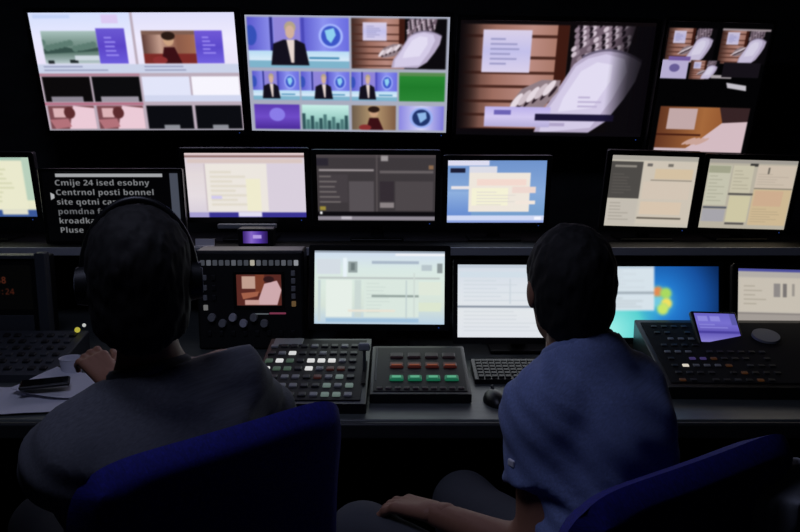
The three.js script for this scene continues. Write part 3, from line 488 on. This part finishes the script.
// ------------------------------------------------------------------ chairs
function backGeometry() {   // padded, curved backrest with rounded corners
  const w = 0.54, h = 0.48, th = 0.08, nx = 28, ny = 22, pos = [], idx = [], uv = [];
  const pt = (u, v, side) => {
    const a = Math.abs(u), b = Math.abs(v), n = Math.pow(Math.pow(a, 7) + Math.pow(b, 7), 1 / 7), m = Math.max(a, b), k = m > 1e-6 ? m / n : 1;   // square to rounded square
    const x = u * k * w / 2, y = v * k * h / 2, e = Math.pow(Math.max(0, 1 - Math.pow(m, 10)), 0.45);
    return [x, y, side * th / 2 * e - 0.16 * x * x * 0.8 + (v > 0 ? 0.03 * v * v : 0)];
  };
  for (const s of [1, -1]) { const o = pos.length / 3;
    for (let j = 0; j <= ny; j++) for (let i = 0; i <= nx; i++) { pos.push(...pt(2 * i / nx - 1, 2 * j / ny - 1, s)); uv.push(i / nx * w, j / ny * h); }
    for (let j = 0; j < ny; j++) for (let i = 0; i < nx; i++) { const a = o + j * (nx + 1) + i, b = a + 1, c = a + nx + 1, d = c + 1; s > 0 ? idx.push(a, b, d, a, d, c) : idx.push(a, d, b, a, c, d); } }
  const g = new THREE.BufferGeometry(); g.setAttribute('position', new THREE.Float32BufferAttribute(pos, 3)); g.setAttribute('uv', new THREE.Float32BufferAttribute(uv, 2)); g.setIndex(idx); g.computeVertexNormals(); return g;
}
const backGeo = backGeometry();
function chair(x, z, turn, label) {
  const t = thing('office_chair', label, 'chair', [x, 0, z], turn, 'blue office chairs at the desk');
  part('backrest', backGeo, M.blueFabric, t, [0, 0.752, 0.225], [R(3), 0, 0]);
  part('seat', rbox(0.5, 0.08, 0.48, 0.035, 4), M.blueFabric, t, [0, 0.42, 0]);
  part('seat_shell', rbox(0.44, 0.03, 0.42, 0.01), M.black, t, [0, 0.37, 0]);
  part('back_bar', tube([[0, 0.36, 0.1], [0, 0.37, 0.26], [0, 0.5, 0.29], [0, 0.7, 0.262]], 0.018), M.black, t);
  part('gas_column', cyl(0.028, 0.034, 0.28), M.steel, t, [0, 0.225, 0]);
  part('hub', cyl(0.045, 0.05, 0.06), M.black, t, [0, 0.09, 0]);
  for (let i = 0; i < 5; i++) {
    const a = i * Math.PI * 0.4 + 0.3, s = Math.sin(a), c = Math.cos(a);
    const leg = part('leg', tube([[0, 0.1, 0], [s * 0.15, 0.085, c * 0.15], [s * 0.29, 0.065, c * 0.29]], 0.018, 10), M.black, t);
    part('caster', new THREE.TorusGeometry(0.018, 0.011, 8, 16), M.rubber, leg, [s * 0.29, 0.03, c * 0.29], [0, a, 0]);
  }
  return t;
}
chair(-0.478, -1.495, R(43.4), 'blue fabric office chair behind the man in the grey shirt');
chair(0.32, -1.39, R(33.4), 'blue fabric office chair behind the man in the blue shirt');

// ------------------------------------------------------------------ people: distance fields meshed with surface nets
function surface(f, lo, hi, cell) {
  const n = [0, 1, 2].map((k) => Math.ceil((hi[k] - lo[k]) / cell) + 1), [nx, ny, nz] = n, val = new Float32Array(nx * ny * nz);
  let q = 0; for (let k = 0; k < nz; k++) for (let j = 0; j < ny; j++) for (let i = 0; i < nx; i++) val[q++] = f(lo[0] + i * cell, lo[1] + j * cell, lo[2] + k * cell);
  const id = new Int32Array(nx * ny * nz).fill(-1), pos = [], idx = [], at = (i, j, k) => i + nx * (j + ny * k);
  const corner = [[0, 0, 0], [1, 0, 0], [0, 1, 0], [1, 1, 0], [0, 0, 1], [1, 0, 1], [0, 1, 1], [1, 1, 1]], edges = [[0, 1], [2, 3], [4, 5], [6, 7], [0, 2], [1, 3], [4, 6], [5, 7], [0, 4], [1, 5], [2, 6], [3, 7]];
  for (let k = 0; k < nz - 1; k++) for (let j = 0; j < ny - 1; j++) for (let i = 0; i < nx - 1; i++) {
    const v = corner.map(([a, b, c]) => val[at(i + a, j + b, k + c)]); let x = 0, y = 0, z = 0, m = 0;
    if (v.every((t) => t < 0) || v.every((t) => t >= 0)) continue;
    for (const [a, b] of edges) if ((v[a] < 0) !== (v[b] < 0)) { const t = v[a] / (v[a] - v[b]), A = corner[a], B = corner[b]; x += A[0] + t * (B[0] - A[0]); y += A[1] + t * (B[1] - A[1]); z += A[2] + t * (B[2] - A[2]); m++; }
    id[at(i, j, k)] = pos.length / 3; pos.push(lo[0] + (i + x / m) * cell, lo[1] + (j + y / m) * cell, lo[2] + (k + z / m) * cell);
  }
  const quad = (a, b, c, d, flip) => { if (a < 0 || b < 0 || c < 0 || d < 0) return; flip ? idx.push(a, c, b, a, d, c) : idx.push(a, b, c, a, c, d); };
  for (let k = 1; k < nz - 1; k++) for (let j = 1; j < ny - 1; j++) for (let i = 1; i < nx - 1; i++) {
    const s = val[at(i, j, k)] < 0;
    if (s !== val[at(i + 1, j, k)] < 0) quad(id[at(i, j - 1, k - 1)], id[at(i, j, k - 1)], id[at(i, j, k)], id[at(i, j - 1, k)], !s);
    if (s !== val[at(i, j + 1, k)] < 0) quad(id[at(i - 1, j, k - 1)], id[at(i - 1, j, k)], id[at(i, j, k)], id[at(i, j, k - 1)], !s);
    if (s !== val[at(i, j, k + 1)] < 0) quad(id[at(i - 1, j - 1, k)], id[at(i, j - 1, k)], id[at(i, j, k)], id[at(i - 1, j, k)], !s);
  }
  const g = new THREE.BufferGeometry(), uv = [];
  for (let i = 0; i < pos.length; i += 3) uv.push((pos[i] + pos[i + 2] * 0.7), pos[i + 1]);
  g.setAttribute('position', new THREE.Float32BufferAttribute(pos, 3)); g.setAttribute('uv', new THREE.Float32BufferAttribute(uv, 2)); g.setIndex(idx); g.computeVertexNormals(); return g;
}
const smin = (a, b, k) => { const h = Math.max(k - Math.abs(a - b), 0) / k; return Math.min(a, b) - h * h * k * 0.25; };
function cone(a, b, ra, rb) {   // tapered capsule
  const [ax, ay, az] = a, dx = b[0] - ax, dy = b[1] - ay, dz = b[2] - az, l2 = dx * dx + dy * dy + dz * dz || 1e-9;
  return (x, y, z) => { const px = x - ax, py = y - ay, pz = z - az; let t = (px * dx + py * dy + pz * dz) / l2; t = t < 0 ? 0 : t > 1 ? 1 : t; return Math.hypot(px - t * dx, py - t * dy, pz - t * dz) - ra - t * (rb - ra); };
}
const ell = (c, r) => (x, y, z) => { const a = (x - c[0]) / r[0], b = (y - c[1]) / r[1], d = (z - c[2]) / r[2], k = Math.hypot(a, b, d), m = Math.hypot(a / r[0], b / r[1], d / r[2]); return m < 1e-9 ? -Math.min(...r) : k * (k - 1) / m; };
const join = (list, k) => (x, y, z) => { let d = 1e3; for (const f of list) d = smin(d, f(x, y, z), k); return d; };
const box3 = (pts, pad) => [[0, 1, 2].map((k) => Math.min(...pts.map((p) => p[k])) - pad), [0, 1, 2].map((k) => Math.max(...pts.map((p) => p[k])) + pad)];
const mix = (a, b, t) => a.map((v, k) => v + (b[k] - v) * t), add = (a, b, s = 1) => a.map((v, k) => v + s * b[k]);
const unit = (a) => { const l = Math.hypot(...a); return a.map((v) => v / l); }, sub = (a, b) => a.map((v, k) => v - b[k]);
const cross = (a, b) => [a[1] * b[2] - a[2] * b[1], a[2] * b[0] - a[0] * b[2], a[0] * b[1] - a[1] * b[0]];

function handField(wrist, dir, back, thumb, curl) {   // dir: wrist to knuckles; back: out of the back of the hand; thumb: +1 / -1 side
  const d = unit(dir), s0 = unit(cross(d, back)), n = unit(cross(s0, d)), s = s0.map((v) => v * thumb), pts = [], list = [];
  const P = (a, b, c) => add(add(add(wrist, d, a), s, b), n, c);
  for (const o of [0.024, 0.008, -0.009, -0.025]) list.push(cone(P(0.005, o * 0.6, 0), P(0.085, o, 0), 0.017, 0.0125));
  [[0.024, 0.043, 0.026, 0.02], [0.008, 0.047, 0.03, 0.022], [-0.009, 0.043, 0.028, 0.021], [-0.025, 0.033, 0.022, 0.018]].forEach(([o, ...ls], i) => {
    let p = P(0.083, o, 0), a = curl * (0.5 + 0.08 * i), fan = o * 0.5; pts.push(p);
    ls.forEach((l, j) => { const q = add(add(add(p, d, Math.cos(a) * l), n, -Math.sin(a) * l), s, fan * l * 4); list.push(cone(p, q, 0.0092 - j * 0.0008, 0.0086 - j * 0.001)); p = q; a += curl * 0.75; pts.push(p); });
  });
  let p = P(0.022, 0.022, -0.004); [[0.04, 0.55], [0.03, 0.35], [0.025, 0.2]].forEach(([l, out], j) => { const q = add(add(add(p, d, l * Math.cos(out)), s, l * Math.sin(out)), n, -l * 0.35 * curl); list.push(cone(p, q, 0.0125 - j * 0.0015, 0.011 - j * 0.0015)); p = q; pts.push(p); });
  pts.push(wrist, P(-0.03, 0, 0)); list.push(cone(P(-0.035, 0, 0), P(0.012, 0, 0), 0.026, 0.02));
  return { list, pts };
}
function merged(list) { return mergeGeometries(list.map((g) => { const h = g.index ? g.toNonIndexed() : g; for (const k of Object.keys(h.attributes)) if (!['position', 'normal', 'uv'].includes(k)) h.deleteAttribute(k); return h; })); }

function person(J) {
  const t = thing('person', J.label, 'person', [J.base[0], 0, J.base[1]]);
  const put = (name, g, m, parent = t) => { if (parent === t) g.translate(-J.base[0], 0, -J.base[1]); return part(name, g, m, parent); };
  const { pelvis, chest, neck, head, shL, shR, elL, elR, wrL, wrR, hipL, hipR, knL, knR, anL, anR } = J;
  const across = unit(sub(shR, shL)), fwd = unit(cross([0, 1, 0], across));   // facing
  const sp = J.spread, cl = add(chest, across, -sp), cr = add(chest, across, sp), pl = add(pelvis, across, -0.065), pr = add(pelvis, across, 0.065), w = mix(pelvis, chest, 0.5), wl = add(w, across, -sp * 0.9), wr2 = add(w, across, sp * 0.9);
  const torso = (o) => [cone(pl, pr, 0.112 + o, 0.112 + o), cone(pl, wl, 0.108 + o, 0.1 + o), cone(pr, wr2, 0.108 + o, 0.1 + o), cone(wl, cl, 0.1 + o, 0.108 + o), cone(wr2, cr, 0.1 + o, 0.108 + o), cone(cl, cr, 0.106 + o, 0.106 + o), cone(cl, shL, 0.09 + o, 0.054 + o), cone(cr, shR, 0.09 + o, 0.054 + o), cone(neck, shL, 0.052 + o, 0.05 + o), cone(neck, shR, 0.052 + o, 0.05 + o), cone(neck, chest, 0.06 + o, 0.1 + o)];
  const arm = (s, e, o, e2 = 0.042) => cone(s, e, 0.054 + o, e2 + o);
  const fore = (e, a, o) => cone(e, a, 0.042 + o, 0.027 + o);
  const legs = (o) => [cone(hipL, knL, 0.092 + o, 0.06 + o), cone(hipR, knR, 0.092 + o, 0.06 + o), cone(knL, anL, 0.058 + o, 0.04 + o), cone(knR, anR, 0.058 + o, 0.04 + o), cone(pl, pr, 0.112 + o, 0.112 + o), cone(pl, hipL, 0.11 + o, 0.092 + o), cone(pr, hipR, 0.11 + o, 0.092 + o)];
  const up = unit(add(sub(head, neck), [0, 0.15, 0]));
  // head frame
  const hy = J.headYaw, hf = [-Math.sin(hy), 0, -Math.cos(hy)], hr = [Math.cos(hy), 0, -Math.sin(hy)], pitch = J.headPitch ?? 0;
  const toHead = (x, y, z) => { const a = x - head[0], b = y - head[1], c = z - head[2], X = a * hr[0] + c * hr[2], F = a * hf[0] + c * hf[2]; return [X, b * Math.cos(pitch) - F * Math.sin(-pitch), -(F * Math.cos(pitch) + b * Math.sin(-pitch))]; };   // x right, y up, z backward
  const bones = [...torso(0), arm(shL, elL, 0), fore(elL, wrL, 0), arm(shR, elR, 0), fore(elR, wrR, 0), ...legs(0), cone(neck, add(head, [0, -0.04, 0]), 0.056, 0.054)];
  const all = [pelvis, chest, neck, shL, shR, elL, elR, wrL, wrR, knL, knR, anL, anR];
  const [lo, hi] = box3(all, 0.14);
  const cut = J.hair === 'long' ? -0.16 : -0.115;
  const headF = (() => {
    const cran = ell([0, 0.028, 0.012], [0.077, 0.094, 0.097]), face = ell([0, -0.035, -0.03], [0.062, 0.085, 0.072]), jaw = ell([0, -0.085, -0.05], [0.042, 0.034, 0.045]), nose = cone([0, 0.008, -0.1], [0, -0.032, -0.12], 0.008, 0.013), tip = ell([0, -0.036, -0.112], [0.019, 0.012, 0.014]);
    const lips = ell([0, -0.066, -0.097], [0.024, 0.01, 0.01]), brow = cone([-0.035, 0.022, -0.092], [0.035, 0.022, -0.092], 0.01, 0.01), earL = ell([-0.08, -0.008, 0.012], [0.01, 0.032, 0.02]), earR = ell([0.08, -0.008, 0.012], [0.01, 0.032, 0.02]), sockL = ell([-0.031, 0.002, -0.105], [0.016, 0.012, 0.012]), sockR = ell([0.031, 0.002, -0.105], [0.016, 0.012, 0.012]), mouth = ell([0, -0.066, -0.109], [0.02, 0.0025, 0.008]);
    return (X, Y, Z) => { let d = smin(smin(cran(X, Y, Z), face(X, Y, Z), 0.04), jaw(X, Y, Z), 0.03); d = smin(d, brow(X, Y, Z), 0.015); d = smin(d, smin(nose(X, Y, Z), tip(X, Y, Z), 0.01), 0.012); d = smin(d, lips(X, Y, Z), 0.012); d = smin(d, Math.min(earL(X, Y, Z), earR(X, Y, Z)), 0.008); d = Math.max(d, -Math.min(sockL(X, Y, Z), sockR(X, Y, Z))); return Math.max(d, -mouth(X, Y, Z)); };
  })();
  const neckBone = cone(neck, add(head, [0, -0.04, 0]), 0.056, 0.054);
  const gs = [surface(join(bones, 0.035), lo, hi, 0.011)];
  gs.push(surface((x, y, z) => { const [X, Y, Z] = toHead(x, y, z); return smin(headF(X, Y, Z), neckBone(x, y, z), 0.02); }, add(head, [-0.14, -0.16, -0.15]), add(head, [0.14, 0.15, 0.15]), 0.004));
  for (const H of [J.handL, J.handR]) { const hd = handField(H.at, H.dir, H.back, H.thumb, H.curl), [a, b] = box3(hd.pts, 0.03); gs.push(surface(join(hd.list, 0.008), a, b, 0.0032)); }
  put('body', merged(gs), M.skin);
  // clothes
  const fold = (x, y, z) => J.folds * (Math.sin(J.foldDir[0] * x * 1 + J.foldDir[1] * y + J.foldDir[2] * z + 3.2 * noise.noise(x * 6, y * 6, z * 6 + J.base[0] * 9)) * (0.5 + 0.5 * noise.noise(x * 5 + 3, y * 5, z * 5))) + 0.006 * noise.noise(x * 11, y * 11, z * 11);
  const hem = (f, from, to, len) => { const d = unit(sub(to, from)), e = add(from, d, len); return (x, y, z) => Math.max(f(x, y, z), (x - e[0]) * d[0] + (y - e[1]) * d[1] + (z - e[2]) * d[2]); };
  const o = 0.018, sleeves = [];
  for (const [s, e, a] of [[shL, elL, wrL], [shR, elR, wrR]]) {
    if (J.longSleeve) { sleeves.push(arm(s, e, o + 0.004), hem(fore(e, a, o), e, a, J.longSleeve)); } else sleeves.push(hem(cone(s, e, 0.048 + o, 0.058 + o), s, e, J.sleeve));
  }
  const shirtTop = join([...torso(o), ...sleeves], 0.04), waist = pelvis[1] - 0.05, nb = neck;
  const collarN = unit(add(sub(head, neck), fwd, 0.05));
  put('shirt', surface((x, y, z) => {
    let d = shirtTop(x, y, z); if (Math.abs(d) < 0.03) d += fold(x, y, z);
    d = Math.max(d, waist - y); return Math.max(d, (x - nb[0]) * collarN[0] + (y - nb[1]) * collarN[1] + (z - nb[2]) * collarN[2] - 0.03);
  }, lo, hi, 0.008), J.shirt);
  const ringAt = add(nb, collarN, 0.026);
  const ring = new THREE.TorusGeometry(0.066, 0.013, 10, 36); ring.scale(1, 1.06, 1.4); ring.applyQuaternion(new THREE.Quaternion().setFromUnitVectors(V(0, 0, 1), V(...collarN))); ring.translate(...ringAt);
  put('collar', ring, J.shirt);
  put('trousers', surface((x, y, z) => Math.max(join(legs(0.012), 0.04)(x, y, z) + 0.003 * noise.noise(x * 14, y * 14, z * 14), y - pelvis[1] - 0.17, 0.1 - y), lo, hi, 0.01), J.pants);
  for (const [k, a] of [[knL, anL], [knR, anR]]) {
    const f = unit([fwd[0], 0, fwd[2]]), toe = add([a[0], 0.035, a[2]], f, 0.17), heel = add([a[0], 0.04, a[2]], f, -0.03);
    put('shoe', surface((x, y, z) => Math.max(join([cone(heel, toe, 0.04, 0.038), cone([a[0], 0.1, a[2]], add([a[0], 0.05, a[2]], f, 0.08), 0.042, 0.035)], 0.03)(x, y, z), 0.002 - y), ...box3([toe, heel, [a[0], 0.1, a[2]]], 0.06), 0.007), M.shoe);
  }
  // hair and eyes
  const crown = ell([0, 0.03, 0.014], J.hairSize), nape = J.hair === 'long' ? ell([0, -0.06, 0.032], [0.088, 0.105, 0.078]) : ell([0, -0.045, 0.03], [0.074, 0.085, 0.07]);
  put('hair', surface((x, y, z) => {
    const [X, Y, Z] = toHead(x, y, z); let d = smin(crown(X, Y, Z), nape(X, Y, Z), 0.04);
    if (Math.abs(d) < 0.03) d += 0.004 * noise.noise(X * 60, Y * 26, Z * 60) + 0.002 * noise.noise(X * 140, Y * 40, Z * 140);
    const front = -0.058 + Math.max(0, (0.06 - Y)) * 0.75;   // hairline: forward over the brow, back behind the ears
    return Math.max(d, front - Z - (Y > 0.075 ? 0.06 : 0) * Math.min(1, (Y - 0.075) * 40), cut - Y);
  }, add(head, [-0.15, -0.17, -0.16]), add(head, [0.15, 0.16, 0.16]), 0.004), M.hair);
  for (const s of [-1, 1]) { const e = [0.031 * s, 0.002, -0.088], p = add(add(add(head, hr, e[0]), [0, 1, 0], e[1]), hf, -e[2]); const eye = put('eye', new THREE.SphereGeometry(0.0115, 14, 10).translate(...p), M.eyeWhite); part('iris', new THREE.SphereGeometry(0.0062, 12, 8).translate(...add(add(p, hf, 0.0072), [-J.base[0], 0, -J.base[1]])), M.hair, eye); }
  return t;
}
const blueMan = person({
  label: 'man in blue short sleeved shirt leaning on his knee with back turned', base: [0.35, -1.42], shirt: M.blueShirt, sleeve: 0.135, spread: 0.038, hair: 'short', hairSize: [0.086, 0.1, 0.106],
  pelvis: [0.38, 0.54, -1.38], chest: [0.39, 0.89, -1.51], neck: [0.366, 1.035, -1.545], head: [0.342, 1.177, -1.585], headYaw: R(6), headPitch: 0.1,
  shL: [0.275, 0.963, -1.455], shR: [0.462, 0.96, -1.575], elL: [0.262, 0.7, -1.4], wrL: [0.075, 0.69, -1.575], elR: [0.49, 0.76, -1.73], wrR: [0.43, 0.83, -1.95],
  hipL: [0.295, 0.53, -1.34], hipR: [0.445, 0.53, -1.44], knL: [-0.085, 0.585, -1.67], knR: [0.16, 0.57, -1.86], anL: [-0.1, 0.1, -1.73], anR: [0.15, 0.1, -1.92],
  handL: { at: [0.07, 0.692, -1.58], dir: [-0.75, -0.1, -0.62], back: [0, 1, 0], thumb: 1, curl: 0.5 }, handR: { at: [0.425, 0.828, -1.955], dir: [-0.25, -0.3, -0.9], back: [0, 1, -0.2], thumb: -1, curl: 0.4 },
  folds: 0.0055, foldDir: [95, 110, 20], pants: M.trousers,
});
part('sleeve_mark', rbox(0.018, 0.014, 0.01, 0.003), M.white, blueMan, [0.209 - 0.35, 0.88, -1.404 + 1.42], [0, R(-59.5), 0]).userData.label = 'small white mark on the left sleeve';
person({
  label: 'man in charcoal grey shirt wearing headphones with back turned at left', base: [-0.46, -1.48], shirt: M.greyShirt, longSleeve: 0.2, spread: 0.068, hair: 'long', hairSize: [0.093, 0.104, 0.11],
  pelvis: [-0.44, 0.54, -1.47], chest: [-0.463, 0.885, -1.45], neck: [-0.468, 1.015, -1.455], head: [-0.482, 1.225, -1.46], headYaw: R(15), headPitch: 0.05,
  shL: [-0.585, 0.915, -1.34], shR: [-0.355, 0.985, -1.565], elL: [-0.575, 0.77, -1.62], wrL: [-0.685, 0.895, -1.83], elR: [-0.305, 0.845, -1.745], wrR: [-0.4, 0.815, -1.955],
  hipL: [-0.51, 0.53, -1.41], hipR: [-0.38, 0.53, -1.53], knL: [-0.83, 0.57, -1.74], knR: [-0.7, 0.57, -1.87], anL: [-0.88, 0.1, -1.78], anR: [-0.74, 0.1, -1.93],
  handL: { at: [-0.687, 0.897, -1.834], dir: [-0.6, 0.4, -0.5], back: [0.2, 0.7, 0.5], thumb: 1, curl: 0.7 }, handR: { at: [-0.403, 0.815, -1.96], dir: [-0.3, -0.2, -0.9], back: [0, 1, -0.1], thumb: -1, curl: 0.4 },
  folds: 0.006, foldDir: [30, 95, 35], pants: M.darkTrousers,
});
// headphones
{
  const t = thing('headphones', 'black headphones worn by the man in the grey shirt', 'headphones', [-0.482, 1.225, -1.46], R(15));
  const arc = []; for (let i = 0; i <= 20; i++) { const a = Math.PI * (i / 20); arc.push([Math.cos(a) * 0.099, 0.0 + Math.sin(a) * 0.142, 0.012]); }
  part('headband', tube(arc, 0.007, 48), M.black, t);
  for (const s of [-1, 1]) { const c = part('ear_cup', cyl(0.034, 0.038, 0.022, 24), M.black, t, [s * 0.099, -0.012, 0.012], [0, 0, s * -Math.PI / 2]); part('ear_pad', new THREE.TorusGeometry(0.026, 0.009, 10, 24), M.rubber, c, [0, -0.012, 0], [Math.PI / 2, 0, 0]); part('cup_ring', new THREE.TorusGeometry(0.022, 0.002, 6, 24), M.lightGrey, c, [0, 0.0115, 0], [Math.PI / 2, 0, 0]); }
  part('microphone_arm', tube([[-0.105, -0.02, 0.0], [-0.1, -0.06, -0.05], [-0.07, -0.085, -0.1]], 0.003, 20), M.black, t);
}
// grey cloth hung on the end of the right chair back
{
  const m = surface((x, y, z) => {
    const fx = 0.012 * Math.sin(x * 70 + 2 * noise.noise(x * 9, y * 5, 1)) + 0.012 * noise.noise(x * 20, y * 10, z * 20);
    const a = Math.max(Math.abs(x) - 0.075 - 0.03 * Math.max(0, -y), Math.abs(y + 0.14) - 0.16, Math.abs(z + fx) - 0.02);
    return smin(a, cone([-0.05, 0.01, -0.02], [0.06, 0.02, -0.03], 0.026, 0.03)(x, y, z), 0.03);
  }, [-0.16, -0.36, -0.1], [0.16, 0.1, 0.1], 0.007);
  const o = part('grey_jacket', m, M.cloth, scene, [0.662, 0.875, -1.262], [0, R(33.4), 0]);
  o.userData = { label: 'pale grey garment hanging from the end of the right blue chair', category: 'jacket' };
}

scene.traverse((o) => { if (o.isMesh) { o.castShadow = true; o.receiveShadow = true; } });
renderer.render(scene, camera);
